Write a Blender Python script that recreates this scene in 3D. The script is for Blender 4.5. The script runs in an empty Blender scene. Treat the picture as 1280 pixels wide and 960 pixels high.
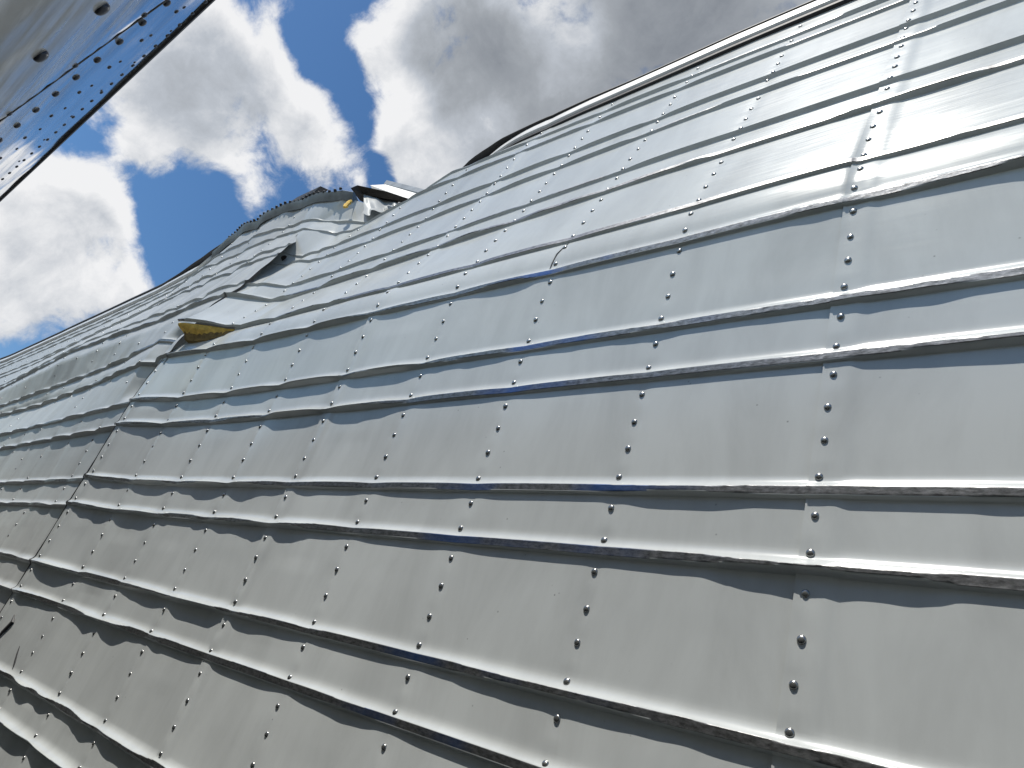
import bpy, math, random
import numpy as np
from mathutils import Matrix, Vector

random.seed(7)
scene = bpy.context.scene
COL = scene.collection

# ------------------------------------------------------------------ frame of reference
# Wall coordinates: s runs along the trailer, h up its side sheet, o out of the sheet; one unit = 0.86 m.
S = 0.86
CAMZ = 1.9
PHI = math.radians(20.0)          # how far the wrecked side leans
CP, SP = math.cos(PHI), math.sin(PHI)


def W(P):
    """local (along, out, up) units -> world metres"""
    P = np.asarray(P, dtype=float)
    x, y, z = P[..., 0], P[..., 1], P[..., 2]
    return np.stack([x * S, (y * CP + z * SP) * S, (-y * SP + z * CP) * S + CAMZ], -1)


def Wd(v):
    v = np.asarray(v, dtype=float)
    r = np.array([v[0], v[1] * CP + v[2] * SP, -v[1] * SP + v[2] * CP])
    return r / np.linalg.norm(r)


CAMR = np.array([[-0.748073, -0.591474, 0.300908], [0.084312, -0.534471, -0.840971], [0.658239, -0.603737, 0.449692]])
FPX = 904.0


def direction(px, py):
    """world direction of a point of the sky, from its bearing"""
    v = CAMR.T @ np.array([(px - 640) / FPX, (py - 480) / FPX, 1.0])
    return Wd(v)


# ------------------------------------------------------------------ noise (smooth value noise on a lattice)
_rng = np.random.RandomState(11)
_TAB = _rng.rand(256, 256)


def vnoise(x, y, seed=0):
    x = np.asarray(x, float) + seed * 17.31
    y = np.asarray(y, float) + seed * 5.77
    xi = np.floor(x).astype(int)
    yi = np.floor(y).astype(int)
    fx = x - xi
    fy = y - yi
    fx = fx * fx * fx * (fx * (fx * 6 - 15) + 10)
    fy = fy * fy * fy * (fy * (fy * 6 - 15) + 10)
    a = _TAB[xi % 256, yi % 256]
    b = _TAB[(xi + 1) % 256, yi % 256]
    c = _TAB[xi % 256, (yi + 1) % 256]
    d = _TAB[(xi + 1) % 256, (yi + 1) % 256]
    return (a * (1 - fx) + b * fx) * (1 - fy) + (c * (1 - fx) + d * fx) * fy


def fbm(x, y, seed=0, octv=3):
    t = 0
    a = 1
    n = 0
    for i in range(octv):
        t = t + a * vnoise(x * 2 ** i, y * 2 ** i, seed + i * 3)
        n += a
        a *= .5
    return t / n


def sstep(x, a, b):
    t = np.clip((x - a) / (b - a), 0, 1)
    return t * t * (3 - 2 * t)


# ------------------------------------------------------------------ the wrecked side sheet as a surface
HJ, TH = 1.13, 0.2742
PITCH, H0 = 0.06003, 2.06798
SC1, DS = 0.37755, 0.3553
RIBS = [2.22392, 2.11963, 1.90459, 1.80292, 1.55798, 1.44913, 1.19856, 1.07161, 0.83955, 0.72216, 0.48113, 0.36323,
        0.1245, 0.00899, -0.23888, -0.34879, -0.595, -0.71]
HTOP, HBOT = 2.385, -0.93

# smooth bend of the sheet where the upper half has been pushed back
_hh = np.linspace(-3, 5, 4001)
_ang = TH * sstep(_hh, HJ - .05, HJ + .05)
_y = -1 - np.concatenate([[0], np.cumsum(np.sin(_ang)[:-1] * np.diff(_hh))])
_z = -3 + np.concatenate([[0], np.cumsum(np.cos(_ang)[:-1] * np.diff(_hh))])


def sheet_point(s, h, o):
    s, h, o = np.broadcast_arrays(np.asarray(s, float), np.asarray(h, float), np.asarray(o, float))
    y = np.interp(h, _hh, _y)
    z = np.interp(h, _hh, _z)
    a = np.interp(h, _hh, _ang)
    return np.stack([s, y + o * np.cos(a), z + o * np.sin(a)], -1)


KN = np.array([-9, 0.9, 1.6, 2.1, 2.26, 2.45, 2.6, 2.76, 2.88, 2.97, 3.08, 3.14, 3.2, 3.29, 3.4, 3.54, 3.8, 4.05, 4.4, 4.7, 5.0, 5.3, 5.8, 6.5, 7.4, 10, 16])


def kt(pairs):
    xs, ys = zip(*pairs)
    return np.interp(KN, xs, ys)


RT = [(-1.0, kt([(2.4, 0), (2.9, .01), (3.2, .045)])), (0.1, kt([(2.4, 0), (2.9, .012), (3.2, .05)])), (0.5, kt([(2.4, 0), (3.0, .02), (3.24, .055)])),
      (0.84, kt([(2.4, 0), (2.8, .012), (3.2, .058)])), (1.07, kt([(1.5, 0), (2.6, .01), (3.2, .046)])),
      (1.172, kt([(1.5, 0), (2.6, .006), (3.08, .013), (3.2, .018)])),
      (1.196, kt([(2.1, -.002), (2.79, -.002), (2.88, .032), (3.0, .068), (3.15, .108), (3.25, .125)])),
      (1.3, kt([(1.5, 0), (1.9, -.01), (2.79, -.012), (3.0, .035), (3.2, .1)])),
      (1.45, kt([(1.2, 0), (1.83, -.02), (2.76, -.037), (2.876, -.026), (3.0, .018), (3.127, .058), (3.3, .08)])),
      (1.56, kt([(1.2, 0), (1.9, -.02), (2.77, -.03), (2.875, -.025), (2.98, .004), (3.085, .043), (3.3, .07)])),
      (1.8, kt([(1.2, 0), (2.1, -.03), (2.74, -.04), (2.97, -.035), (3.14, -.014), (3.29, .03), (3.6, .05)])),
      (1.9, kt([(1.2, 0), (2.1, -.02), (2.6, -.028), (3.14, -.04), (3.29, .036), (3.5, .055)])),
      (2.12, kt([(1.6, 0), (2.4, -.008), (2.97, -.066), (3.08, -.05), (3.29, .036), (3.54, .062), (3.8, .05), (4.05, .038), (4.4, .046), (5, -.02), (6, -.06), (10, -.15)])),
      (2.22, kt([(2.26, -.004), (2.45, -.03), (2.6, -.06), (2.97, -.085), (3.08, -.05), (3.29, .03), (3.54, .062), (4.05, .072), (4.4, .054), (5, -.02), (6, -.06), (10, -.15)])),
      (2.4, kt([(1.2, 0), (1.7, -.022), (2.1, -.034), (2.26, -.055), (2.45, -.12), (2.88, -.15), (2.97, -.12), (3.08, -.02), (3.2, .07), (3.4, .093), (3.8, .108), (4.05, .103), (4.4, .063), (5, -.023), (5.8, -.067), (10, -.16)]))]
LT = [(-1.0, kt([(3.1, .0), (4.4, -.02), (6.5, -.1), (10, -.2)])), (0.1, kt([(3.1, .012), (3.8, .01), (4.7, -.02), (6.5, -.1), (10, -.2)])),
      (0.5, kt([(3.2, .022), (4.5, -.022), (6.5, -.1), (10, -.2)])), (0.84, kt([(3.29, .039), (3.8, .017), (4.55, -.014), (5.7, -.065), (10, -.2)])),
      (1.07, kt([(3.14, .05), (3.29, .055), (4.25, -.03), (5.3, -.098), (6.5, -.13), (10, -.2)])),
      (1.2, kt([(3.2, .055), (3.4, .052), (3.9, .0), (4.5, -.037), (6.5, -.11), (10, -.2)])),
      (1.36, kt([(3.2, .075), (3.4, .07), (3.9, .05), (4.55, .04), (5.3, .03), (7.4, -.09), (10, -.17)])),
      (1.5, kt([(3.12, .068), (3.29, .07), (3.54, .065), (4.05, .05), (5.3, .035), (7.4, -.09), (10, -.17)])),
      (1.7, kt([(3.1, .062), (3.29, .068), (3.54, .062), (4.05, .045), (5.3, .015), (7.4, -.09), (10, -.16)])),
      (1.9, kt([(3.08, .05), (3.4, .068), (4.05, .045), (5.0, -.01), (7.4, -.1), (10, -.15)]))] + RT[-3:]


def table(T, s, h):
    hs = np.array([t[0] for t in T])
    V = np.stack([t[1] for t in T])
    k = np.clip(np.searchsorted(hs, h, side='right') - 1, 0, len(hs) - 2)
    f = np.clip((h - hs[k]) / (hs[k + 1] - hs[k]), 0, 1)
    j = np.clip(np.searchsorted(KN, s, side='right') - 1, 0, len(KN) - 2)
    g = np.clip((s - KN[j]) / (KN[j + 1] - KN[j]), 0, 1)
    lo = V[k, j] * (1 - g) + V[k, j + 1] * g
    hi = V[k + 1, j] * (1 - g) + V[k + 1, j + 1] * g
    return lo * (1 - f) + hi * f


def base_out(s, h, left):
    """everything but the ribs"""
    s, h = np.broadcast_arrays(np.asarray(s, float), np.asarray(h, float))
    o = table(LT if left else RT, s, h)
    # oil canning between the posts
    c = (s - SC1) / DS
    cell = np.floor(c)
    u = c - cell
    amp = (.0011 + .0036 * sstep(s, .6, 2.2)) * (1 - .6 * sstep(h, 1.08, 1.25))
    band = np.floor((h - H0) / (3 * PITCH))
    rnd = vnoise(cell * 1.7 + .3, band * 1.3 + .7, 5) * 1.4 + .1
    o = o + amp * rnd * (np.abs(np.sin(np.pi * u)) ** .8 - .5)
    o = o + (.0015 + .0018 * sstep(s, .6, 2.2)) * (fbm(s * 1.6, h * 3.0, 2) - .5) + (.0003 + .0010 * sstep(s, .8, 2.5)) * (fbm(s * 6, h * 7, 4) - .5)
    rw = (H0 - h) / PITCH
    du = (c - np.round(c)) * DS
    dv = (rw - np.round(rw)) * PITCH
    o = o - .0011 * np.exp(-(du * du + dv * dv) / .017 ** 2)
    # crease by the first seam, above the bend
    o = o + .007 * np.exp(-((s - .44) / .30) ** 2) * sstep(s, .380, .404) * np.clip(1 - np.abs(h - 1.2) / .26, 0, 1)
    # creases running through the crumpled part
    zone = sstep(s, 2.85, 3.1) * (1 - sstep(s, 3.9, 4.6)) * sstep(h, 1.35, 1.55)
    cz = s * .75 + h * .66
    f1 = np.abs(2 * vnoise(cz * 5.2, (h - s) * 1.1, 91) - 1)
    f2 = np.abs(2 * vnoise((s - h * .35) * 6.0, h * 1.6, 95) - 1)
    o = o + zone * (.020 * (f1 - .45) + .016 * (f2 - .45))
    if left:
        far = sstep(s, 3.3, 3.6) * (1 - sstep(h, 1.95, 2.1)) * (1 - .6 * sstep(s, 5, 8))
        w1 = 1 - np.abs(2 * fbm(s * 3.1 + h * 2.2, h * 5 - s * 1.0, 9) - 1)
        o = o + .007 * far * sstep(h, .55, 1.3) * (w1 - .72)
        # buckled pocket just behind the lapped seam
        k = np.clip(1 - np.abs(s - (3.37 - .1 * (h - 1.0))) / .13, 0, 1)
        wn = sstep(h, .86, .92) * (1 - sstep(h, 1.22, 1.3))
        o = o - .040 * k * wn
        tri = np.abs(((h * 11) % 1) - .5) - .25
        o = o + .012 * tri * k * wn
    return o


def rib_out(s, h, left=False):
    """(height of the rib at s,h ; 1 where its crest has been scraped flat)"""
    s, h = np.broadcast_arrays(np.asarray(s, float), np.asarray(h, float))
    o = np.zeros_like(s)
    scr = np.zeros_like(s)
    c = (s - SC1) / DS
    u = np.abs((c + .5) % 1 - .5)
    for i, hr in enumerate(RIBS):
        up = hr > 1.5
        d = (.0115 if up else .0190) * (1 + (.10 if up else .16) * (fbm(s * 2.2, np.full_like(s, i * 3.3), 20 + i, 2) - .5))
        if not up:
            d = d * (1 + .14 * sstep(s, .8, 2.0))
        d = d * (1 - .36 * np.exp(-(u / .16) ** 2) * sstep(s, .5, 1.4))
        hr2 = hr + (.0012 if up else .0028) * (fbm(s * 1.5, np.full_like(s, i * 2.1), 40 + i, 2) - .5)
        q = h - hr2
        wf = .026 if up else .032
        peak = np.where(q >= 0, d * np.clip(1 - q / wf, 0, 1) ** 2.5, d * np.clip(1 + q / .0095, 0, 1))
        n = fbm(s * 3.4, np.full_like(s, i * 1.9), 60 + i, 3)
        thr = .50 if up else .12 + .28 * sstep(s, 1.0, 2.2)
        e = np.clip((n - thr) * 1.8, 0, .25 if up else .58)
        cap = d * (1 - e) + .08 * np.clip(q, -.004, .02)
        hit = (peak > cap) & (q > -.006) & (e > .01)
        o = o + np.where(hit, cap, peak)
        scr = np.maximum(scr, hit * 1.0)
    return o, scr


# ------------------------------------------------------------------ materials
def new_mat(name):
    m = bpy.data.materials.new(name)
    m.use_nodes = True
    nt = m.node_tree
    b = nt.nodes['Principled BSDF']
    return m, nt, b


def nd(nt, typ, **kw):
    n = nt.nodes.new(typ)
    for k, v in kw.items():
        if k in n.inputs:
            n.inputs[k].default_value = v
        else:
            setattr(n, k, v)
    return n


def simple_mat(name, col, rough=.5, metal=0., var=.25, scale=30., bump=.0, spec=.5):
    m, nt, b = new_mat(name)
    L = nt.links.new
    tc = nd(nt, 'ShaderNodeTexCoord')
    n = nd(nt, 'ShaderNodeTexNoise', Scale=scale, Detail=6., Roughness=.6)
    L(tc.outputs['Object'], n.inputs['Vector'])
    r = nd(nt, 'ShaderNodeMapRange')
    r.inputs['From Min'].default_value = .25
    r.inputs['From Max'].default_value = .75
    r.inputs['To Min'].default_value = 1 - var
    r.inputs['To Max'].default_value = 1 + var
    L(n.outputs['Fac'], r.inputs['Value'])
    mx = nd(nt, 'ShaderNodeVectorMath', operation='SCALE')
    mx.inputs[0].default_value = col
    L(r.outputs[0], mx.inputs['Scale'])
    L(mx.outputs[0], b.inputs['Base Color'])
    b.inputs['Roughness'].default_value = rough
    b.inputs['Metallic'].default_value = metal
    b.inputs['Specular IOR Level'].default_value = spec
    if bump:
        bp = nd(nt, 'ShaderNodeBump', Strength=bump, Distance=.004)
        L(n.outputs['Fac'], bp.inputs['Height'])
        L(bp.outputs[0], b.inputs['Normal'])
    return m


def sheet_mat(name, tint, dirt, r0=.17, spec=.20):
    """white-grey painted aluminium, brushed along the sheet, rubbed bare where the crests were scraped"""
    m, nt, b = new_mat(name)
    L = nt.links.new
    uv = nd(nt, 'ShaderNodeUVMap', uv_map='UVMap')
    at = nd(nt, 'ShaderNodeAttribute', attribute_name='scrape')
    # fine streaks along the length
    mp = nd(nt, 'ShaderNodeMapping')
    mp.inputs['Scale'].default_value = (5, 160, 1)
    L(uv.outputs[0], mp.inputs['Vector'])
    st = nd(nt, 'ShaderNodeTexNoise', Scale=1., Detail=5., Roughness=.65)
    L(mp.outputs[0], st.inputs['Vector'])
    # broad grime running down
    mp2 = nd(nt, 'ShaderNodeMapping')
    mp2.inputs['Scale'].default_value = (7, 2.2, 1)
    L(uv.outputs[0], mp2.inputs['Vector'])
    gr = nd(nt, 'ShaderNodeTexNoise', Scale=1., Detail=8., Roughness=.62, Distortion=.4)
    L(mp2.outputs[0], gr.inputs['Vector'])
    # specks and small scuffs
    sp = nd(nt, 'ShaderNodeTexVoronoi', Scale=26.)
    L(uv.outputs[0], sp.inputs['Vector'])
    spn = nd(nt, 'ShaderNodeTexNoise', Scale=9., Detail=4.)
    L(uv.outputs[0], spn.inputs['Vector'])
    spr = nd(nt, 'ShaderNodeMapRange')
    spr.inputs['From Min'].default_value = .02
    spr.inputs['From Max'].default_value = .06
    spr.inputs['To Min'].default_value = 1.
    spr.inputs['To Max'].default_value = 0.
    L(sp.outputs['Distance'], spr.inputs['Value'])
    spg = nd(nt, 'ShaderNodeMapRange')
    spg.inputs['From Min'].default_value = .50
    spg.inputs['From Max'].default_value = .58
    L(spn.outputs['Fac'], spg.inputs['Value'])
    spm = nd(nt, 'ShaderNodeMath', operation='MULTIPLY')
    L(spr.outputs[0], spm.inputs[0])
    L(spg.outputs[0], spm.inputs[1])
    spm2 = nd(nt, 'ShaderNodeMath', operation='MULTIPLY')
    spm2.inputs[1].default_value = .6
    L(spm.outputs[0], spm2.inputs[0])
    # paint colour
    g1 = nd(nt, 'ShaderNodeMapRange')
    g1.inputs['From Min'].default_value = .40
    g1.inputs['From Max'].default_value = .78
    g1.inputs['To Min'].default_value = 0.
    g1.inputs['To Max'].default_value = dirt
    L(gr.outputs['Fac'], g1.inputs['Value'])
    mx = nd(nt, 'ShaderNodeMix', data_type='RGBA')
    oi = nd(nt, 'ShaderNodeObjectInfo')
    ov = nd(nt, 'ShaderNodeMapRange')
    ov.inputs['To Min'].default_value = .95
    ov.inputs['To Max'].default_value = 1.05
    L(oi.outputs['Random'], ov.inputs['Value'])
    tv = nd(nt, 'ShaderNodeVectorMath', operation='SCALE')
    tv.inputs[0].default_value = tint
    L(ov.outputs[0], tv.inputs['Scale'])
    L(tv.outputs[0], mx.inputs['A'])
    mx.inputs['B'].default_value = (.24, .245, .24, 1)
    L(g1.outputs[0], mx.inputs['Factor'])
    mxs = nd(nt, 'ShaderNodeMix', data_type='RGBA')
    mxs.inputs['B'].default_value = (.10, .10, .10, 1)
    L(spm2.outputs[0], mxs.inputs['Factor'])
    L(mx.outputs['Result'], mxs.inputs['A'])
    b.inputs['Metallic'].default_value = .05
    rr = nd(nt, 'ShaderNodeMapRange')
    rr.inputs['From Min'].default_value = .3
    rr.inputs['From Max'].default_value = .7
    rr.inputs['To Min'].default_value = r0
    rr.inputs['To Max'].default_value = r0 + .10
    b.inputs['Specular IOR Level'].default_value = spec
    L(st.outputs['Fac'], rr.inputs['Value'])
    L(rr.outputs[0], b.inputs['Roughness'])
    L(mxs.outputs['Result'], b.inputs['Base Color'])
    # bare scraped metal
    b2 = nt.nodes.new('ShaderNodeBsdfPrincipled')
    sc = nd(nt, 'ShaderNodeTexNoise', Scale=1., Detail=8., Roughness=.7)
    mp3 = nd(nt, 'ShaderNodeMapping')
    mp3.inputs['Scale'].default_value = (70, 150, 1)
    L(uv.outputs[0], mp3.inputs['Vector'])
    L(mp3.outputs[0], sc.inputs['Vector'])
    cr = nd(nt, 'ShaderNodeValToRGB')
    cr.color_ramp.elements[0].position = .30
    cr.color_ramp.elements[0].color = (.07, .07, .07, 1)
    cr.color_ramp.elements[1].position = .66
    cr.color_ramp.elements[1].color = (.36, .36, .36, 1)
    L(sc.outputs['Fac'], cr.inputs['Fac'])
    # blue reflection painted into the colour along part of the scraped crests
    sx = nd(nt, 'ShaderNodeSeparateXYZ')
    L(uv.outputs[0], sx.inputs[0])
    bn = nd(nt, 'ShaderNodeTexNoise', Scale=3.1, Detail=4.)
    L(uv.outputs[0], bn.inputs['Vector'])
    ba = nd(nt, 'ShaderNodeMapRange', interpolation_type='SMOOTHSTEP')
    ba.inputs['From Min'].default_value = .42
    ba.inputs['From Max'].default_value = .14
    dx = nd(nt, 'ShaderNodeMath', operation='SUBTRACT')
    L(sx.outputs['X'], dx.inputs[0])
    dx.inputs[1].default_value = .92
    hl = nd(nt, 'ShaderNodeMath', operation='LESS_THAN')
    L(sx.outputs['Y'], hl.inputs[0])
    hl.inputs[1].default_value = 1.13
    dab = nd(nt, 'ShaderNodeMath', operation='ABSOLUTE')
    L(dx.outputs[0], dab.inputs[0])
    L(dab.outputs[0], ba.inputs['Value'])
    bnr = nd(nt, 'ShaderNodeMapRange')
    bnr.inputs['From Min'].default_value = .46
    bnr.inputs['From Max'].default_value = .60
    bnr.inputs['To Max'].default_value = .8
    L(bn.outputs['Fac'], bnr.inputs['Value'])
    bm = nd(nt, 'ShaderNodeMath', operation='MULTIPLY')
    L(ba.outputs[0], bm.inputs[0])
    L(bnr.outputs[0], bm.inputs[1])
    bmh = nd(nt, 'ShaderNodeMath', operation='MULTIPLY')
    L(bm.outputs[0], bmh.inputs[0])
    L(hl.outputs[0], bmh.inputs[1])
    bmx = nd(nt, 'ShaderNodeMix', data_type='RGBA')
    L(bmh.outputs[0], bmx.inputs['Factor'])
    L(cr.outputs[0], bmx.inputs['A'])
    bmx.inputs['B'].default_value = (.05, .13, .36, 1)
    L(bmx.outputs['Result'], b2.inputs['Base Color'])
    b2.inputs['Metallic'].default_value = 1.
    b2.inputs['Roughness'].default_value = .42
    bp2 = nd(nt, 'ShaderNodeBump', Strength=.35, Distance=.0012)
    L(sc.outputs['Fac'], bp2.inputs['Height'])
    L(bp2.outputs[0], b2.inputs['Normal'])
    fa = nd(nt, 'ShaderNodeMapRange')
    fa.inputs['From Min'].default_value = .35
    fa.inputs['From Max'].default_value = .65
    L(at.outputs['Fac'], fa.inputs['Value'])
    ms = nt.nodes.new('ShaderNodeMixShader')
    L(fa.outputs[0], ms.inputs['Fac'])
    L(b.outputs[0], ms.inputs[1])
    L(b2.outputs[0], ms.inputs[2])
    L(ms.outputs[0], nt.nodes['Material Output'].inputs['Surface'])
    return m


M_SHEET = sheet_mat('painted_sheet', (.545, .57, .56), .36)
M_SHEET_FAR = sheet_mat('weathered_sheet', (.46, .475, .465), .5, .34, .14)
M_RIVET = simple_mat('rivet_metal', (.33, .33, .32), .27, .9, .2, 60.)
M_RAIL = simple_mat('rail_white', (.66, .66, .64), .4, .2, .15, 12.)
M_BLACK = simple_mat('black_sealant', (.025, .025, .027), .6, 0, .4, 20., .3)
M_GREYRAIL = simple_mat('dull_rail', (.20, .22, .23), .45, .6, .35, 14., .3)
M_FOAM = simple_mat('foam_yellow', (.72, .47, .10), .9, 0, .45, 38., .9)
M_FOAM2 = simple_mat('foam_dark', (.20, .13, .04), .95, 0, .6, 42., .9)  # darker brown foam tone, used along the underside
M_ROOF = simple_mat('roof_white', (.72, .71, .68), .55, 0, .12, 9.)
M_DARKIN = simple_mat('dark_inside', (.035, .028, .022), .9, 0, .5, 15.)


# ------------------------------------------------------------------ mesh helpers
def link_mesh(name, V, F, mat, parent=None, smooth=True, sharp=None, uv=None, scrape=None):
    me = bpy.data.meshes.new(name)
    V = np.asarray(V, dtype=np.float32).reshape(-1, 3)
    if isinstance(F, np.ndarray):
        nf = len(F)
        k = F.shape[1]
        me.vertices.add(len(V))
        me.vertices.foreach_set('co', V.ravel())
        me.loops.add(nf * k)
        me.loops.foreach_set('vertex_index', F.astype(np.int32).ravel())
        me.polygons.add(nf)
        me.polygons.foreach_set('loop_start', np.arange(0, nf * k, k, dtype=np.int32))
        me.update(calc_edges=True)
        me.validate()
    else:
        me.from_pydata([tuple(v) for v in V], [], F)
        me.update()
    if uv is not None:
        ul = me.uv_layers.new(name='UVMap')
        idx = np.empty(len(me.loops), dtype=np.int32)
        me.loops.foreach_get('vertex_index', idx)
        ul.data.foreach_set('uv', np.asarray(uv, dtype=np.float32)[idx].ravel())
    if scrape is not None:
        a = me.attributes.new('scrape', 'FLOAT', 'POINT')
        a.data.foreach_set('value', np.asarray(scrape, dtype=np.float32).ravel())
    me.polygons.foreach_set('use_smooth', np.full(len(me.polygons), bool(smooth)))
    if sharp is not None:
        me.set_sharp_from_angle(angle=math.radians(sharp))
    me.materials.append(mat)
    o = bpy.data.objects.new(name, me)
    COL.objects.link(o)
    if parent is not None:
        o.parent = parent
    return o


def empty(name, loc, label, cat):
    o = bpy.data.objects.new(name, None)
    o.empty_display_size = .2
    COL.objects.link(o)
    o['label'] = label
    o['category'] = cat
    return o


def grid_faces(ns, nh):
    i = np.arange(ns - 1)[:, None] * nh + np.arange(nh - 1)[None, :]
    i = i.ravel()
    return np.stack([i, i + nh, i + nh + 1, i + 1], -1)


def loft(rings, closed_ring=True, caps=True):
    """rings: list of equally long point lists -> verts, faces"""
    n = len(rings[0])
    V = [p for r in rings for p in r]
    F = []
    for a in range(len(rings) - 1):
        for b in range(n if closed_ring else n - 1):
            c = (b + 1) % n
            F.append((a * n + b, (a + 1) * n + b, (a + 1) * n + c, a * n + c))
    if caps and closed_ring:
        F.append(tuple(range(n)))
        F.append(tuple(reversed(range((len(rings) - 1) * n, len(rings) * n))))
    return V, F


def slab(front, push):
    """a bent plate: outline in local coordinates, thickened by the vector push"""
    f = np.asarray(front, float)
    g = f + np.asarray(push, float)
    n = len(f)
    V = np.concatenate([f, g])
    F = [tuple(range(n)), tuple(reversed(range(n, 2 * n)))]
    for i in range(n):
        j = (i + 1) % n
        F.append((j, i, n + i, n + j))
    return W(V), F


def SP3(s, h, o):
    return sheet_point(s, h, o)


# ------------------------------------------------------------------ the damaged trailer
trailer = empty('damaged_trailer', (0, 0, 0),
                'long grey-white ribbed trailer side with a crushed, torn top edge and rows of rivets', 'trailer')

# heights at which the sheets are sampled: dense on the ribs
qs = np.array([-.012, -.0105, -.009, -.0075, -.006, -.004, -.002, 0, .0015, .003, .0045, .006, .0075, .009, .0105, .012, .014, .017, .021, .026, .032, .039, .047, .056])
hv = []
for hr in RIBS:
    hv += list(hr + qs)
hv += list(np.arange(HBOT, HTOP, .018))
hv = np.unique(np.round(hv, 4))
keep = [hv[0]]
ribzone = np.zeros(len(hv), bool)
for hr in RIBS:
    ribzone |= (hv > hr - .0125) & (hv < hr + .0575)
hv2 = []
for v, z in zip(hv, ribzone):
    if not hv2 or v - hv2[-1] > (.0012 if z else .010):
        hv2.append(v)
HV = np.array([v for v in hv2 if HBOT <= v <= HTOP] + [HTOP])


def s_end_right(h):
    return np.interp(h, [.95, 1.07, 1.17, 1.21, 1.3, 1.45, 1.56, 1.72, 1.8, 1.95, 2.05, 2.4], [3.245, 3.22, 3.19, 3.165, 3.15, 3.15, 3.15, 3.24, 3.32, 3.34, 3.42, 3.42])


def s_start_left(h):
    w = .03 * (vnoise(h * 9, h * 0, 3) - .5)
    return w + np.interp(h, [1.15, 1.3, 1.4, 1.5, 1.7, 1.8, 1.95, 2.05, 2.4], [3.17, 3.17, 3.18, 3.14, 3.13, 3.15, 3.19, 3.3, 3.36])


seams = [-3, 1, 5, 9, 13, 17, 21, 25, 29]       # a sheet joint on every fourth post
SEAM_S = [SC1 + (c - 1) * DS for c in seams]
SHEETS = [(SEAM_S[k - 1] if k else SEAM_S[0] - 4 * DS, SEAM_S[k]) for k in range(len(seams))]


def sheet_eval(k, s, h):
    left = SHEETS[k][0] > 3.0
    o = base_out(s, h, left)
    a, b = SHEETS[k]
    u = (s - a) / (b - a)
    r, sc = rib_out(s, h)
    lap = .0015 * sstep(u, .93, 1.0) + .0022 * sstep(u, .968, .985) * np.clip(1 - r / .002, 0, 1)
    if left:
        r = r * (1 - .0 * s)
    return o + lap + r, sc


def far_edge_lift(k, s, h):
    return 0


for k, (a, b) in enumerate(SHEETS):
    step = .0085 if (a < 2.0 and b > .2) else (.011 if a < 3.5 and b > .2 else .03)
    n = int((b - a) / step) + 2
    u = np.linspace(0, 1, n)
    left = a > 3.0
    h = HV[None, :] * np.ones((n, 1))
    s0 = np.full_like(h, a - .012)
    s1 = np.full_like(h, b + .017)
    if abs(b - 3.22) < .05:
        s1 = s_end_right(h)
    if abs(a - 3.22) < .05:
        s0 = s_start_left(h)
    s = s0 + (s1 - s0) * u[:, None]
    o, sc = sheet_eval(k, s, h)
    V = W(sheet_point(s, h, o))
    F = grid_faces(n, len(HV))
    if abs(b - 3.22) < .05:
        # the strip above the rib has torn along it: open the slit
        sm = s[:-1, :-1].ravel()
        hm = .5 * (h[:-1, :-1] + h[:-1, 1:]).ravel()
        cut = (sm > 2.80) & (hm < 1.1945) & (hm > 1.173)
        F = F[~cut]
    uvs = np.stack([s, h], -1).reshape(-1, 2)
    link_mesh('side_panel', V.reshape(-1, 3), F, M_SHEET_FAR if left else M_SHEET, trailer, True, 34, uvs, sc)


# dark open gap along the lapped joint below the damage, and small splits in the sheet
def ribbon(name, path, rad, k):
    rings = []
    for (s, h), w in zip(path, rad):
        o0 = float(sheet_eval(k, np.array(s), np.array(h))[0])
        rings.append([W(sheet_point(s + w * math.cos(a), h, o0 + .001 + .6 * w * math.sin(a))) for a in np.linspace(0, 2 * math.pi, 7)[:-1]])
    V, F = loft(rings)
    return link_mesh(name, V, F, M_BLACK, trailer, True, 40)


hs_ = np.arange(-.92, 1.10, .006)
ribbon('seam_gap', [(float(s_end_right(h)) + .004, float(h)) for h in hs_],
       [float(.0008 + .0075 * np.clip(fbm(np.array(h * 7.), np.array(3.3), 77, 2) - .30, 0, .5)) for h in hs_], 3)
ribbon('sheet_crack', [(1.098, 1.085), (1.102, 1.105), (1.1, 1.142), (1.092, 1.172), (1.084, 1.188)], [.0006, .002, .0025, .002, .0006], 2)
ribbon('sheet_crack', [(3.15, -.165), (3.135, -.13), (3.11, -.09), (3.13, -.066)], [.002, .010, .012, .002], 3)
ribbon('sheet_crack', [(2.925, -.218), (2.94, -.195), (2.956, -.172), (2.97, -.148)], [.001, .005, .004, .001], 3)


# rivets: low domed heads on every post
def dome(n=10):
    prof = [(1.0, 0.0), (1.0, .22), (.93, .44), (.72, .64), (.40, .75)]
    V = []
    for r, z in prof:
        for i in range(n):
            t = 2 * math.pi * i / n
            V.append((r * math.cos(t), r * math.sin(t), z))
    V.append((0, 0, .78))
    F = []
    for k in range(len(prof) - 1):
        for i in range(n):
            j = (i + 1) % n
            F.append((k * n + i, k * n + j, (k + 1) * n + j, (k + 1) * n + i))
    t = len(V) - 1
    for i in range(n):
        F.append(((len(prof) - 1) * n + i, (len(prof) - 1) * n + (i + 1) % n, t))
    return np.array(V), F


DV, DF = dome(14)
dome_me = bpy.data.meshes.new('rivet')
dome_me.from_pydata([tuple(v) for v in DV], [], DF)
dome_me.polygons.foreach_set('use_smooth', np.ones(len(dome_me.polygons), bool))
dome_me.materials.append(M_RIVET)
RAD = .0054


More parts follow.
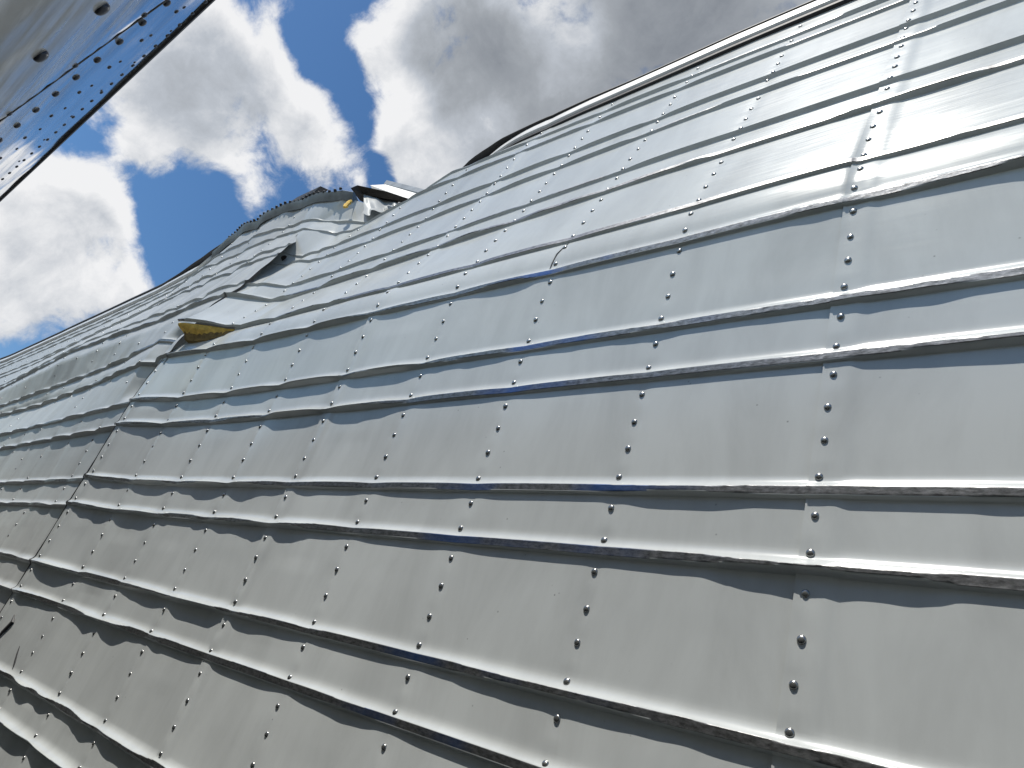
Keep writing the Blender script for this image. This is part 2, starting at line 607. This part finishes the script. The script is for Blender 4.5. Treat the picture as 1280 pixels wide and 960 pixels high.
def frame_at(k, s, h):
    e = .004
    P = [W(sheet_point(a, b, sheet_eval(k, np.array(a), np.array(b))[0])) for a, b in ((s, h), (s + e, h), (s, h + e))]
    x = P[1] - P[0]
    y = P[2] - P[0]
    n = np.cross(y, x)
    n = n / np.linalg.norm(n)
    if n @ (np.array([P[0][0], 0, CAMZ]) - P[0]) < 0:
        n = -n
    x = x / np.linalg.norm(x)
    y = np.cross(n, x)
    return P[0], np.stack([x, y, n], 1)


def image_point(Pw):
    d = (np.asarray(Pw) - np.array([0, 0, CAMZ])) / S
    loc = np.array([d[0], d[1] * CP - d[2] * SP, d[1] * SP + d[2] * CP])
    c = CAMR @ loc
    return (640 + FPX * c[0] / c[2], 480 + FPX * c[1] / c[2], c[2]) if c[2] > .02 else (-9999, -9999, 99)


spots = []
for c in range(-4, 30):
    s = SC1 + (c - 1) * DS
    for row in range(-5, 49):
        h = H0 - PITCH * row
        if h > 2.33 or h < -.88:
            continue
        if any(-.014 < h - hr < .012 for hr in RIBS):
            continue
        if c == 9:
            if h > 1.16:
                continue
            s2 = s - .012
        else:
            s2 = s
        if c > 9 and h < 1.9 and random.random() < .5:
            continue
        if c in (8,) and h > 2.25:
            continue
        k = next((i for i, (a, b) in enumerate(SHEETS) if a + .001 < s2 <= b + .012), None)
        if k is None:
            continue
        s3 = s2 + random.uniform(-.0025, .0025)
        h3 = h + random.uniform(-.003, .003)
        P, Rm = frame_at(k, s3, h3)
        x, y, z = image_point(P)
        size = 1 / z if (-8 < x < 1288 and -8 < y < 968) else 0
        spots.append((size, P, Rm))
spots.sort(key=lambda t: -t[0])
restV, restF = [], []
for i, (size, P, Rm) in enumerate(spots):
    r = RAD * random.uniform(.94, 1.06)
    if i < 100:
        o = bpy.data.objects.new('rivet', dome_me)
        COL.objects.link(o)
        M4 = Matrix.Identity(4)
        for a in range(3):
            for b in range(3):
                M4[a][b] = Rm[a][b] * r
            M4[a][3] = P[a] - Rm[a][2] * .0008
        o.matrix_world = M4
        o.parent = trailer
    else:
        base = len(restV) * len(DV)
        restV.append((Rm @ (DV * r).T).T + P - Rm[:, 2] * .0008)
        restF += [tuple(base + q for q in f) for f in DF]
ro = link_mesh('rivet_rows', np.concatenate(restV), restF, M_RIVET, trailer)
ro['kind'] = 'stuff'


# roof rail along the top edge -------------------------------------------------
def rail(name, mat, ss, sect, shift=lambda s: (0, 0, 0), left=False, parent=trailer):
    rings = []
    for s in ss:
        d = shift(s)
        o0 = float(base_out(np.array(s), np.array(2.38), left))
        rings.append([W(sheet_point(s, 2.385 + hh + d[1], o0 + oo + d[2])) for hh, oo in sect])
    V, F = loft(rings)
    return link_mesh(name, V, F, mat, parent, True, 30)


sect_rail = [(-.022, .001), (-.022, .014), (-.014, .0225), (.050, .0225), (.058, .018), (.058, -.05), (-.02, -.05)]
sect_trim = [(.053, .0235), (.053, .027), (.061, .027), (.066, .02), (.072, -.06), (.060, -.06)]
ssn = list(np.linspace(-1.1, 1.6, 14)) + list(np.linspace(1.65, 2.2, 16))


def bend_r(s):
    t = float(sstep(s, 1.9, 2.25))
    return (0, -.10 * t * t, -.02 * t)


def bend_t(s):
    t = float(sstep(s, 1.35, 1.95))
    q = float(sstep(s, 1.98, 2.36))
    return (0, .002 * t - .10 * q * q + .002 * math.sin(s * 21), .006 * t)


rail('top_rail', M_RAIL, ssn, sect_rail, bend_r)
rail('rail_seal', M_BLACK, ssn, [(-.036, -.004), (-.036, .012), (-.0225, .015), (-.0225, -.004)], bend_r)
rail('rail_trim', M_BLACK, ssn + [2.24, 2.27, 2.31, 2.35], sect_trim, bend_t)
ssf = list(np.linspace(4.75, 6, 14)) + list(np.linspace(6.3, 11.7, 18))
rail('top_rail', M_RAIL, ssf, sect_rail, lambda s: (0, -.02 * (1 - float(sstep(s, 4.8, 5.4))), 0), True)
rail('rail_trim', M_BLACK, [4.62, 4.68] + ssf, [(.05, .0235), (.05, .034), (.07, .034), (.08, .02), (.08, -.06), (.06, -.06)],
     lambda s: (0, .03 * math.exp(-((s - 5.1) / .3) ** 2), .02 * math.exp(-((s - 5.0) / .35) ** 2)), True)
# the stretch of rail rolled outwards over the bulge, studded along its upper edge
ssb = list(np.linspace(3.13, 4.62, 26))
bulge = rail('rolled_rail', M_GREYRAIL, ssb, [(-.02, .004), (-.008, .016), (.008, .030), (.022, .038), (.028, .034), (.024, .01), (.01, -.03)],
             lambda s: (0, .012 * math.sin(s * 9) - .05 * float(sstep(s, 4.3, 4.65)), .004 * math.sin(s * 23)), True)
bulge['label'] = 'dull grey rail rolled outwards over the bulge'
stud_me = bpy.data.meshes.new('rail_stud')
stud_me.from_pydata([tuple(v) for v in DV * np.array([.0075, .0075, .016])], [], DF)
stud_me.polygons.foreach_set('use_smooth', np.ones(len(stud_me.polygons), bool))
stud_me.materials.append(M_BLACK)
for i, s in enumerate(np.linspace(3.2, 4.45, 30)):
    o0 = float(base_out(np.array(s), np.array(2.38), True))
    P = W(sheet_point(s, 2.385 + .025 + .012 * math.sin(s * 9), o0 + .034))
    up = Wd([0, .75, .66])
    x = np.array([1., 0, 0])
    y = np.cross(up, x)
    o = bpy.data.objects.new('rail_stud', stud_me)
    COL.objects.link(o)
    M4 = Matrix.Identity(4)
    for a in range(3):
        M4[a][0], M4[a][1], M4[a][2], M4[a][3] = x[a], y[a], up[a], P[a]
    o.matrix_world = M4
    o.parent = trailer

# torn roof over the crushed part ----------------------------------------------
A_ = SP3(3.14, 2.468, .06)
B_ = SP3(2.957, 2.568, -.14)
V, F = slab([SP3(3.12, 2.40, .075), A_, SP3(3.05, 2.53, -.04), B_, SP3(2.97, 2.545, -.145), SP3(3.13, 2.555, -.085), SP3(3.15, 2.475, -.0)], (.05, -.10, .02))
link_mesh('roof_edge', V, F, M_DARKIN, trailer, False)
V, F = slab([SP3(3.458, 2.827, -.05), SP3(3.425, 2.906, -.1), SP3(3.122, 2.806, -.2), SP3(3.03, 2.64, -.165)], (.1, -.25, -.01))
rf = link_mesh('roof_panel', V, F, M_ROOF, trailer, False)
V, F = slab([SP3(3.93, 3.36, -.2), SP3(3.95, 3.42, -.2), SP3(3.38, 3.13, -.28), SP3(3.362, 3.07, -.28)], (.03, -.03, 0))
link_mesh('roof_bow', V, F, M_GREYRAIL, trailer, False)
# the inner sheet strip left hanging behind the torn edge
top_e = np.array([(3.152, 2.48, 0), (3.154, 2.595, -.08), (2.985, 2.545, -.14)])
bot_e = np.array([(2.92, 2.213, 0.0), (2.933, 2.349, -.08), (2.933, 2.439, -.12)])
ns, nh = 30, 10
tt = np.linspace(0, 2, ns)
te = np.stack([np.interp(tt, [0, 1, 2], top_e[:, i]) for i in range(3)], -1)
be = np.stack([np.interp(tt, [0, 1, 2], bot_e[:, i]) for i in range(3)], -1)
vv = np.linspace(-.15, 1, nh)[None, :, None]
G = be[:, None, :] * (1 - vv) + te[:, None, :] * vv
G[..., 2] += .05 * (np.abs(2 * vnoise(tt[:, None] * 3.1 + vv[..., 0] * .8, vv[..., 0] * 1.5, 8) - 1) - .5) * (1 - .7 * vv[..., 0])
link_mesh('torn_inner_sheet', W(sheet_point(G[..., 0], G[..., 1], G[..., 2])).reshape(-1, 3), grid_faces(ns, nh), M_SHEET_FAR, trailer, True, 30,
          G[..., :2].reshape(-1, 2), np.zeros(ns * nh))


def chunk(name, mat, ctr, ax, ay, az, nseg=14, nring=9, seed=1, rough=.35, parent=trailer):
    V, F = [], []
    rings = []
    rr = np.random.RandomState(seed)
    ctr, ax, ay, az = map(np.asarray, (ctr, ax, ay, az))
    for i in range(nring):
        t = -1 + 2 * i / (nring - 1)
        w = (1 - abs(t) ** 2.6) ** .5 if abs(t) < 1 else .12
        w = max(w, .12)
        ring = []
        for j in range(nseg):
            a = 2 * math.pi * j / nseg
            k = w * (1 + rough * (rr.rand() - .5))
            ring.append(W(ctr + ax * t * (1 + .06 * (rr.rand() - .5)) + ay * math.cos(a) * k + az * math.sin(a) * k))
        rings.append(ring)
    V, F = loft(rings)
    return link_mesh(name, V, F, mat, parent, True, 25)


# insulation foam squeezed out of the slit under the lifted strip
rngf = np.random.RandomState(4)
rings = []
for i, s in enumerate(np.linspace(2.79, 3.17, 22)):
    t = i / 21
    lift = float(base_out(np.array(s), np.array(1.2), False))
    fat = .005 + .029 * math.sin(math.pi * min(1, .05 + .80 * t))
    j = lambda a: a * (rngf.rand() - .5)
    top = max(.004, lift - .004)
    ring = [(1.194, top), (1.190 - .25 * fat + j(.003), top + .004 + j(.003)), (1.192 - .62 * fat + j(.005), top - .004 + j(.005)),
            (1.192 - fat + j(.005), top * .55 + j(.005)), (1.185 - 1.05 * fat, -.01), (1.20, -.03)]
    rings.append([W(sheet_point(s, a, b)) for a, b in ring])
V, F = loft(rings)
foam = link_mesh('insulation_foam', V, F, M_FOAM, trailer, True, 20)
foam['label'] = 'yellow insulation foam squeezed out of the slit under the lifted strip'
rings = []
for i, s in enumerate(np.linspace(2.80, 3.16, 20)):
    t = i / 19
    lift = float(base_out(np.array(s), np.array(1.2), False))
    fat = .005 + .026 * math.sin(math.pi * min(1, .05 + .80 * t))
    j = lambda a: a * (rngf.rand() - .5)
    top = max(.004, lift)
    hb = 1.19 - .9 * fat
    ring = [(hb + .015, top * .75 + j(.004)), (hb + j(.004), top * .62 + j(.005)), (hb - .022 * min(1, t * 3) + j(.004), top * .4 + j(.004)), (hb - .02, -.012), (hb + .012, -.02)]
    rings.append([W(sheet_point(s, a, b)) for a, b in ring])
V, F = loft(rings)
foam2 = link_mesh('insulation_foam', V, F, M_FOAM2, trailer, True, 20)
foam2['label'] = 'dark lower crust of the squeezed out foam'
P = sheet_point(3.09, 2.295, .03)
chunk('insulation_foam', M_FOAM, P, (.01, -.012, .045), (.018, .0, .006), (.0, .010, .0), 9, 9, seed=9, rough=1.1)['label'] = 'yellow foam scrap under the torn roof corner'

# small torn hole and its curled lip below the buckle
P = sheet_point(3.235, 1.86, float(base_out(np.array(3.235), np.array(1.86), False)) + .006)
chunk('torn_lip', M_DARKIN, P, (.040, 0, .010), (0, .004, .0), (-.012, .0, .011), 7, 7, seed=21, rough=1.6)

# lifted flap of roof skin above the bulge
V, F = slab([SP3(4.0, 2.50, .10), SP3(3.75, 2.545, .12), SP3(3.45, 2.50, .13), SP3(3.5, 2.48, .12)], (.0, -.05, .02))
link_mesh('roof_flap', V, F, M_BLACK, trailer, False)

# rest of the body: roof, floor rail, far side, ends
s_a, s_b = SHEETS[0][0], SHEETS[-1][1]
ns = 80
ss = np.linspace(s_a, s_b, ns)
top = []
for s in ss:
    o0 = float(base_out(np.array(s), np.array(2.38), s > 3.3)) - .06
    gap = sstep(s, 2.2, 2.5) * (1 - sstep(s, 3.0, 3.4))
    e = sheet_point(s, 2.43 - .35 * gap, o0)
    row = [e]
    for f in (.33, .66, 1.0):
        row.append(e + np.array([0, -2.9 * f, .05 * math.sin(f * 3) - .78 * f]))
    row.append(row[-1] + np.array([0, -.9, -3.2]) * np.array([0, 1, 1]))
    top.append(row)
T = W(np.array(top))
link_mesh('body_shell', T.reshape(-1, 3), grid_faces(ns, 5), M_ROOF, trailer, True, 30)
rings = []
for s in (s_a, s_b):
    o0 = float(base_out(np.array(s), np.array(-.9), s > 3.3))
    rings.append([W(sheet_point(s, a, o0 + b)) for a, b in [(-.90, .03), (-.93, .035), (-1.08, .035), (-1.09, .02), (-1.09, -.2), (-.9, -.2)]])
V, F = loft(rings)
link_mesh('bottom_rail', V, F, M_GREYRAIL, trailer, True, 30)

# ------------------------------------------------------------------ the neighbouring trailer, leaning over the viewer
PHN = math.radians(15.7)
cN, sN = math.cos(PHN), math.sin(PHN)
AN, BN = .22845, -.00902


def NP(x, z, o=0.):
    """point of the neighbour's side: x along, z up its face, o towards the viewer"""
    x, z, o = np.broadcast_arrays(np.asarray(x, float), np.asarray(z, float), np.asarray(o, float))
    yy = AN + BN * x - o
    return np.stack([x, yy * cN - z * sN, yy * sN + z * cN], -1)


nb = empty('neighbour_trailer', (0, 0, 0), 'smooth glossy trailer side close overhead at upper left, dotted with dark rivets', 'trailer')
M_NB, nt, b = new_mat('glossy_grimy_sheet')
L = nt.links.new
uv = nd(nt, 'ShaderNodeUVMap', uv_map='UVMap')
mp = nd(nt, 'ShaderNodeMapping')
mp.inputs['Rotation'].default_value = (0, 0, math.radians(24))
mp.inputs['Scale'].default_value = (1.6, 15, 1)
L(uv.outputs[0], mp.inputs['Vector'])
n1 = nd(nt, 'ShaderNodeTexNoise', Scale=1.2, Detail=7., Roughness=.65)
L(mp.outputs[0], n1.inputs['Vector'])
cr = nd(nt, 'ShaderNodeValToRGB')
cr.color_ramp.elements[0].position = .34
cr.color_ramp.elements[0].color = (.22, .20, .165, 1)
cr.color_ramp.elements[1].position = .56
cr.color_ramp.elements[1].color = (.78, .79, .80, 1)
L(n1.outputs['Fac'], cr.inputs['Fac'])
sx = nd(nt, 'ShaderNodeSeparateXYZ')
L(uv.outputs[0], sx.inputs[0])
gz = nd(nt, 'ShaderNodeMapRange')
gz.inputs['From Min'].default_value = .92
gz.inputs['From Max'].default_value = .55
gz.inputs['To Max'].default_value = .9
L(sx.outputs['Y'], gz.inputs['Value'])
n2 = nd(nt, 'ShaderNodeTexNoise', Scale=2.2, Detail=6., Roughness=.6)
L(mp.outputs[0], n2.inputs['Vector'])
gm = nd(nt, 'ShaderNodeMath', operation='MULTIPLY_ADD')
L(n2.outputs['Fac'], gm.inputs[0])
gm.inputs[1].default_value = 1.7
gm.inputs[2].default_value = -.78
gs = nd(nt, 'ShaderNodeMath', operation='ADD', use_clamp=True)
L(gm.outputs[0], gs.inputs[0])
L(gz.outputs[0], gs.inputs[1])
gmx = nd(nt, 'ShaderNodeMix', data_type='RGBA')
L(gs.outputs[0], gmx.inputs['Factor'])
L(cr.outputs[0], gmx.inputs['A'])
gmx.inputs['B'].default_value = (.31, .305, .285, 1)
L(gmx.outputs['Result'], b.inputs['Base Color'])
mr = nd(nt, 'ShaderNodeMapRange')
mr.inputs['To Min'].default_value = .88
mr.inputs['To Max'].default_value = .1
L(gs.outputs[0], mr.inputs['Value'])
L(mr.outputs[0], b.inputs['Metallic'])
cw = nd(nt, 'ShaderNodeMapRange')
cw.inputs['To Min'].default_value = 1.
cw.inputs['To Max'].default_value = .12
L(gs.outputs[0], cw.inputs['Value'])
L(cw.outputs[0], b.inputs['Coat Weight'])
b.inputs['Coat Roughness'].default_value = .06
b.inputs['Coat IOR'].default_value = 1.8
r1 = nd(nt, 'ShaderNodeMapRange')
r1.inputs['To Min'].default_value = .06
r1.inputs['To Max'].default_value = .5
L(gs.outputs[0], r1.inputs['Value'])
L(r1.outputs[0], b.inputs['Roughness'])
b.inputs['Specular IOR Level'].default_value = .7

xs = np.arange(-2.4, 9.6, .06)
zs = np.concatenate([np.arange(-1.2, .3, .1), np.arange(.3, 1.2, .025), [1.2]])
xs = np.unique(np.round(np.concatenate([xs, np.arange(.7, 3.2, .02)]), 4))
X, Z = np.meshgrid(xs, zs, indexing='ij')


def nb_seam(x):
    return .93 - (x - 1.31) * .72


def nb_o(x, z):
    o = .0022 * (fbm(x * 2.2 + z * 2, z * 6 + x * 2.4, 51) - .5) * 2
    o = o - .0025 * sstep(z, nb_seam(x) - .006, nb_seam(x) + .006)
    return o


link_mesh('side_panel', W(NP(X, Z, nb_o(X, Z))).reshape(-1, 3), grid_faces(len(xs), len(zs)), M_NB, nb, True, 40, np.stack([X, Z], -1).reshape(-1, 2))
rings = []
for x in np.linspace(-2.4, 9.6, 60):
    rings.append([W(NP(x, a, b)) for a, b in [(1.195, .0005), (1.195, .003), (1.201, .0035), (1.206, .002), (1.208, .0), (1.225, .0), (1.23, -.01), (1.23, -.08), (1.2, -.08)]])
V, F = loft(rings)
link_mesh('top_rail', V, F, M_BLACK, nb, True, 30)
rings = []
for x in np.linspace(.97, 2.45, 60):
    z = float(nb_seam(x))
    if z > 1.185 or z < .1:
        continue
    o = float(nb_o(np.array(x), np.array(z)))
    rings.append([W(NP(x, z + a, o + b)) for a, b in [(-.005, -.004), (-.004, .001), (.0, .002), (.002, .001), (.003, -.002)]])
V, F = loft(rings)
link_mesh('seam_sealant', V, F, M_BLACK, nb, True, 40)
M_NRIV = simple_mat('dark_rivet', (.06, .065, .08), .35, .6, .3, 80.)
nrv = []
for i in range(-14, 40):
    x = 1.30 + .066 * i
    nrv.append((x, .98 - (x - 1.30) * .36, .0085))
for i in range(-10, 30):
    x = 1.41 + .113 * i
    nrv.append((x, 1.07 - (x - 1.41) * .29, .0055))
    nrv.append((x - .003, 1.09 - (x - 1.41) * .25, .0045))
for i in range(-20, 50):
    x = 1.56 + .052 * i
    nrv.append((x, 1.17 - (x - 1.56) * .145, .0055))
    if i % 3 == 0:
        nrv.append((x + .02, 1.155 - (x - 1.56) * .17, .004))
for i in range(-4, 12):
    x = 1.30 + .135 * i
    nrv.append((x, nb_seam(x) - .014, .0065))
for i in range(-5, 10):
    x = 1.12 + .11 * i
    nrv.append((x, .74 - (x - 1.12) * .62, .0135))
cands = []
for x, z, r in nrv:
    if z > 1.186 or z < .1:
        continue
    P = W(NP(x, z, nb_o(np.array(x), np.array(z))))
    n = Wd(NP(x, z, 1.) - NP(x, z, 0.))
    xa = np.array([1., 0, 0])
    y = np.cross(n, xa)
    y /= np.linalg.norm(y)
    xa = np.cross(y, n)
    q = image_point(P)
    size = 1 / q[2] if (-8 < q[0] < 1288 and -8 < q[1] < 968) else 0
    cands.append((size, P, np.stack([xa, y, n], 1), r * .8))
cands.sort(key=lambda t: -t[0])
dome2 = bpy.data.meshes.new('rivet')
dome2.from_pydata([tuple(v) for v in DV], [], DF)
dome2.polygons.foreach_set('use_smooth', np.ones(len(dome2.polygons), bool))
dome2.materials.append(M_NRIV)
restV, restF = [], []
for i, (size, P, Rm, r) in enumerate(cands):
    if i < 100 and size > 0:
        o = bpy.data.objects.new('rivet', dome2)
        COL.objects.link(o)
        M4 = Matrix.Identity(4)
        for a in range(3):
            for c in range(3):
                M4[a][c] = Rm[a][c] * r
            M4[a][3] = P[a] - Rm[a][2] * .001
        o.matrix_world = M4
        o.parent = nb
    else:
        base = len(restV) * len(DV)
        restV.append((Rm @ (DV * r).T).T + P)
        restF += [tuple(base + q for q in f) for f in DF]
if restV:
    ro = link_mesh('rivet_rows', np.concatenate(restV), restF, M_NRIV, nb)
    ro['kind'] = 'stuff'
# its roof and back
V = [W(NP(x, 1.23, -.08) + d) for x in (-2.4, 9.6) for d in (np.array([0, 0, 0]), np.array([0, 2.6, .0]), np.array([0, 3.2, -2.6]), np.array([0, .8, -2.4]))]
link_mesh('body_shell', V, [(0, 4, 5, 1), (1, 5, 6, 2), (2, 6, 7, 3), (0, 1, 2, 3), (7, 6, 5, 4)], M_GREYRAIL, nb, False)

# ------------------------------------------------------------------ ground
mg, nt, b = new_mat('gravel_yard')
L = nt.links.new
tc = nd(nt, 'ShaderNodeTexCoord')
n1 = nd(nt, 'ShaderNodeTexNoise', Scale=1.2, Detail=10., Roughness=.7)
L(tc.outputs['Object'], n1.inputs['Vector'])
cr = nd(nt, 'ShaderNodeValToRGB')
cr.color_ramp.elements[0].color = (.05, .05, .048, 1)
cr.color_ramp.elements[1].color = (.12, .12, .115, 1)
L(n1.outputs['Fac'], cr.inputs['Fac'])
L(cr.outputs[0], b.inputs['Base Color'])
b.inputs['Roughness'].default_value = .95
g = link_mesh('ground', [(-600, -600, 0), (600, -600, 0), (600, 600, 0), (-600, 600, 0)], [(0, 1, 2, 3)], mg, None, False)
g['kind'] = 'structure'

# ------------------------------------------------------------------ sun, sky and clouds
SUN = Wd([.21, .34, .92])
elev = math.asin(SUN[2])
azim = math.atan2(SUN[0], SUN[1])
sl = bpy.data.lights.new('sun', 'SUN')
sl.energy = 4.8
sl.angle = math.radians(.53)
sl.color = (1, .955, .88)
so = bpy.data.objects.new('sun', sl)
COL.objects.link(so)
so.rotation_euler = Vector(-SUN).to_track_quat('-Z', 'Y').to_euler()
so.location = (0, 0, 30)

world = bpy.data.worlds.new('World')
scene.world = world
world.use_nodes = True
nt = world.node_tree
L = nt.links.new
bg = nt.nodes['Background']
sky = nd(nt, 'ShaderNodeTexSky', sky_type='NISHITA', sun_disc=False)
sky.sun_elevation = elev
sky.sun_rotation = azim
sky.air_density = 1.0
sky.dust_density = .4
sky.ozone_density = 2.2

BLOBS = [  # bearing (photo px), angular radius in px, weight
    (250, 95, 120, .62), (190, 130, 85, .45), (340, 150, 85, .55), (395, 165, 50, .45), (300, 50, 70, .35), (295, 225, 50, .35), (325, 255, 30, .35), (180, 190, 40, .25),
    (425, 222, 42, .55), (425, 30, 30, .30), (445, 55, 25, .2), (355, 20, 30, .3), (262, 228, 12, .25),
    (45, 310, 115, .75), (90, 270, 70, .5), (120, 250, 40, .35), (125, 340, 62, .5), (20, 440, 100, .2), (160, 355, 30, .35),
    (640, 60, 190, 1.2), (560, 120, 95, .6), (520, 60, 75, .5), (520, 175, 50, .45), (800, 40, 240, 1.25), (960, -60, 260, 1.1), (620, 190, 100, .8), (545, 210, 50, .4), (700, 160, 130, .9),
    (1300, -500, 300, .5), (-500, 150, 260, .4)]
HOLES = [(225, 250, 60, .6), (455, 120, 42, .5), (430, 60, 30, .2), (240, 300, 60, .7), (475, 215, 22, .4), (160, 225, 22, .3), (390, 60, 40, .35)]
GREYS = [(250, 105, 75, .75), (590, 70, 80, .9), (560, 60, 60, .5), (800, 60, 170, 1.0), (660, 150, 110, .6), (930, 0, 160, .9), (50, 420, 120, .12), (700, 60, 60, -.5), (500, 130, 40, -.4), (610, 130, 45, -.5)]


def blob_sum(t, vec, blobs):
    Lk = t.links.new
    acc = None
    for px, py, r, w in blobs:
        d = direction(px, py)
        dp = nd(t, 'ShaderNodeVectorMath', operation='DOT_PRODUCT')
        Lk(vec, dp.inputs[0])
        dp.inputs[1].default_value = tuple(d)
        ang = r / 900.0
        mr = nd(t, 'ShaderNodeMapRange', interpolation_type='SMOOTHSTEP')
        mr.inputs['From Min'].default_value = math.cos(ang * 1.2)
        mr.inputs['From Max'].default_value = math.cos(ang * .25)
        mr.inputs['To Min'].default_value = 0
        mr.inputs['To Max'].default_value = w
        Lk(dp.outputs['Value'], mr.inputs['Value'])
        if acc is None:
            acc = mr.outputs[0]
        else:
            ad = nd(t, 'ShaderNodeMath', operation='ADD')
            Lk(acc, ad.inputs[0])
            Lk(mr.outputs[0], ad.inputs[1])
            acc = ad.outputs[0]
    return acc


gd = bpy.data.node_groups.new('cloud_density', 'ShaderNodeTree')
gd.interface.new_socket('Vector', in_out='INPUT', socket_type='NodeSocketVector')
gd.interface.new_socket('Density', in_out='OUTPUT', socket_type='NodeSocketFloat')
gi = gd.nodes.new('NodeGroupInput')
go = gd.nodes.new('NodeGroupOutput')
GL = gd.links.new
nv = nd(gd, 'ShaderNodeVectorMath', operation='NORMALIZE')
GL(gi.outputs[0], nv.inputs[0])
wn = nd(gd, 'ShaderNodeTexNoise', Scale=7., Detail=3.)
GL(nv.outputs[0], wn.inputs['Vector'])
ws = nd(gd, 'ShaderNodeVectorMath', operation='SUBTRACT')
GL(wn.outputs['Color'], ws.inputs[0])
ws.inputs[1].default_value = (.5, .5, .5)
wm = nd(gd, 'ShaderNodeVectorMath', operation='MULTIPLY_ADD')
GL(ws.outputs[0], wm.inputs[0])
wm.inputs[1].default_value = (.07, .07, .07)
GL(nv.outputs[0], wm.inputs[2])
n1 = nd(gd, 'ShaderNodeTexNoise', Scale=7.5, Detail=11., Roughness=.64)
GL(wm.outputs[0], n1.inputs['Vector'])
bs = blob_sum(gd, nv.outputs[0], BLOBS)
hs = blob_sum(gd, nv.outputs[0], HOLES)
m1 = nd(gd, 'ShaderNodeMath', operation='MINIMUM')
GL(bs, m1.inputs[0])
m1.inputs[1].default_value = 1.25
m2 = nd(gd, 'ShaderNodeMath', operation='SUBTRACT')
GL(m1.outputs[0], m2.inputs[0])
GL(hs, m2.inputs[1])
m3 = nd(gd, 'ShaderNodeMath', operation='MULTIPLY_ADD')
GL(n1.outputs['Fac'], m3.inputs[0])
m3.inputs[1].default_value = 3.5
GL(m2.outputs[0], m3.inputs[2])
m4 = nd(gd, 'ShaderNodeMath', operation='SUBTRACT')
GL(m3.outputs[0], m4.inputs[0])
m4.inputs[1].default_value = 2.36
GL(m4.outputs[0], go.inputs[0])

tc = nd(nt, 'ShaderNodeTexCoord')
nrm = nd(nt, 'ShaderNodeVectorMath', operation='NORMALIZE')
L(tc.outputs['Generated'], nrm.inputs[0])
d1 = nd(nt, 'ShaderNodeGroup')
d1.node_tree = gd
L(nrm.outputs[0], d1.inputs[0])
of = nd(nt, 'ShaderNodeVectorMath', operation='ADD')
L(nrm.outputs[0], of.inputs[0])
of.inputs[1].default_value = tuple(SUN * .035)
d2 = nd(nt, 'ShaderNodeGroup')
d2.node_tree = gd
L(of.outputs[0], d2.inputs[0])
al = nd(nt, 'ShaderNodeMapRange', interpolation_type='SMOOTHSTEP')
al.inputs['From Min'].default_value = -.16
al.inputs['From Max'].default_value = .50
L(d1.outputs[0], al.inputs['Value'])
# light through the cloud: thin and sun-facing parts bright, thick parts grey
gy = blob_sum(nt, nrm.outputs[0], GREYS)
th = nd(nt, 'ShaderNodeMapRange', interpolation_type='SMOOTHSTEP')
th.inputs['From Min'].default_value = .3
th.inputs['From Max'].default_value = 1.3
L(d1.outputs[0], th.inputs['Value'])
sf = nd(nt, 'ShaderNodeMath', operation='SUBTRACT')
L(d1.outputs[0], sf.inputs[0])
L(d2.outputs[0], sf.inputs[1])
lit = nd(nt, 'ShaderNodeMath', operation='MULTIPLY')
L(sf.outputs[0], lit.inputs[0])
lit.inputs[1].default_value = .40
t1 = nd(nt, 'ShaderNodeMath', operation='MULTIPLY')
L(th.outputs[0], t1.inputs[0])
t1.inputs[1].default_value = .25
t2 = nd(nt, 'ShaderNodeMath', operation='MULTIPLY_ADD')
L(gy, t2.inputs[0])
t2.inputs[1].default_value = .42
L(t1.outputs[0], t2.inputs[2])
t3 = nd(nt, 'ShaderNodeMath', operation='SUBTRACT')
L(t2.outputs[0], t3.inputs[0])
L(lit.outputs[0], t3.inputs[1])
cc = nd(nt, 'ShaderNodeValToRGB')
e = cc.color_ramp.elements
e[0].position = 0.
e[0].color = (.98, .985, 1.0, 1)
e[1].position = 1.
e[1].color = (.27, .295, .335, 1)
m = cc.color_ramp.elements.new(.35)
m.color = (.56, .60, .66, 1)
m = cc.color_ramp.elements.new(.62)
m.color = (.40, .43, .47, 1)
L(t3.outputs[0], cc.inputs['Fac'])
hsv = nd(nt, 'ShaderNodeHueSaturation', Saturation=1.22, Value=1.35)
L(sky.outputs[0], hsv.inputs['Color'])
sk = nd(nt, 'ShaderNodeVectorMath', operation='SCALE')
L(hsv.outputs[0], sk.inputs[0])
sk.inputs['Scale'].default_value = 1.0
# clouds expressed at the sky's own brightness scale
c10 = nd(nt, 'ShaderNodeVectorMath', operation='SCALE')
L(cc.outputs[0], c10.inputs[0])
c10.inputs['Scale'].default_value = 10.0
mix = nd(nt, 'ShaderNodeMix', data_type='RGBA')
L(al.outputs[0], mix.inputs['Factor'])
L(sk.outputs[0], mix.inputs['A'])
L(c10.outputs[0], mix.inputs['B'])
L(mix.outputs['Result'], bg.inputs['Color'])
bg.inputs['Strength'].default_value = .09
world.cycles.sampling_method = 'MANUAL'
world.cycles.sample_map_resolution = 512

# ------------------------------------------------------------------ camera
cam = bpy.data.cameras.new('camera')
cam.sensor_fit = 'HORIZONTAL'
cam.sensor_width = 36
cam.lens = FPX / 1280 * 36
cam.clip_start = .02
cam.clip_end = 3000
co = bpy.data.objects.new('camera', cam)
COL.objects.link(co)
ax = [Wd(CAMR[0]), -Wd(CAMR[1]), -Wd(CAMR[2])]
M4 = Matrix.Identity(4)
for a in range(3):
    for c in range(3):
        M4[a][c] = ax[c][a]
M4[2][3] = CAMZ
co.matrix_world = M4
scene.camera = co

scene.view_settings.view_transform = 'Standard'
scene.view_settings.look = 'None'
scene.view_settings.exposure = 0
scene.view_settings.gamma = 1
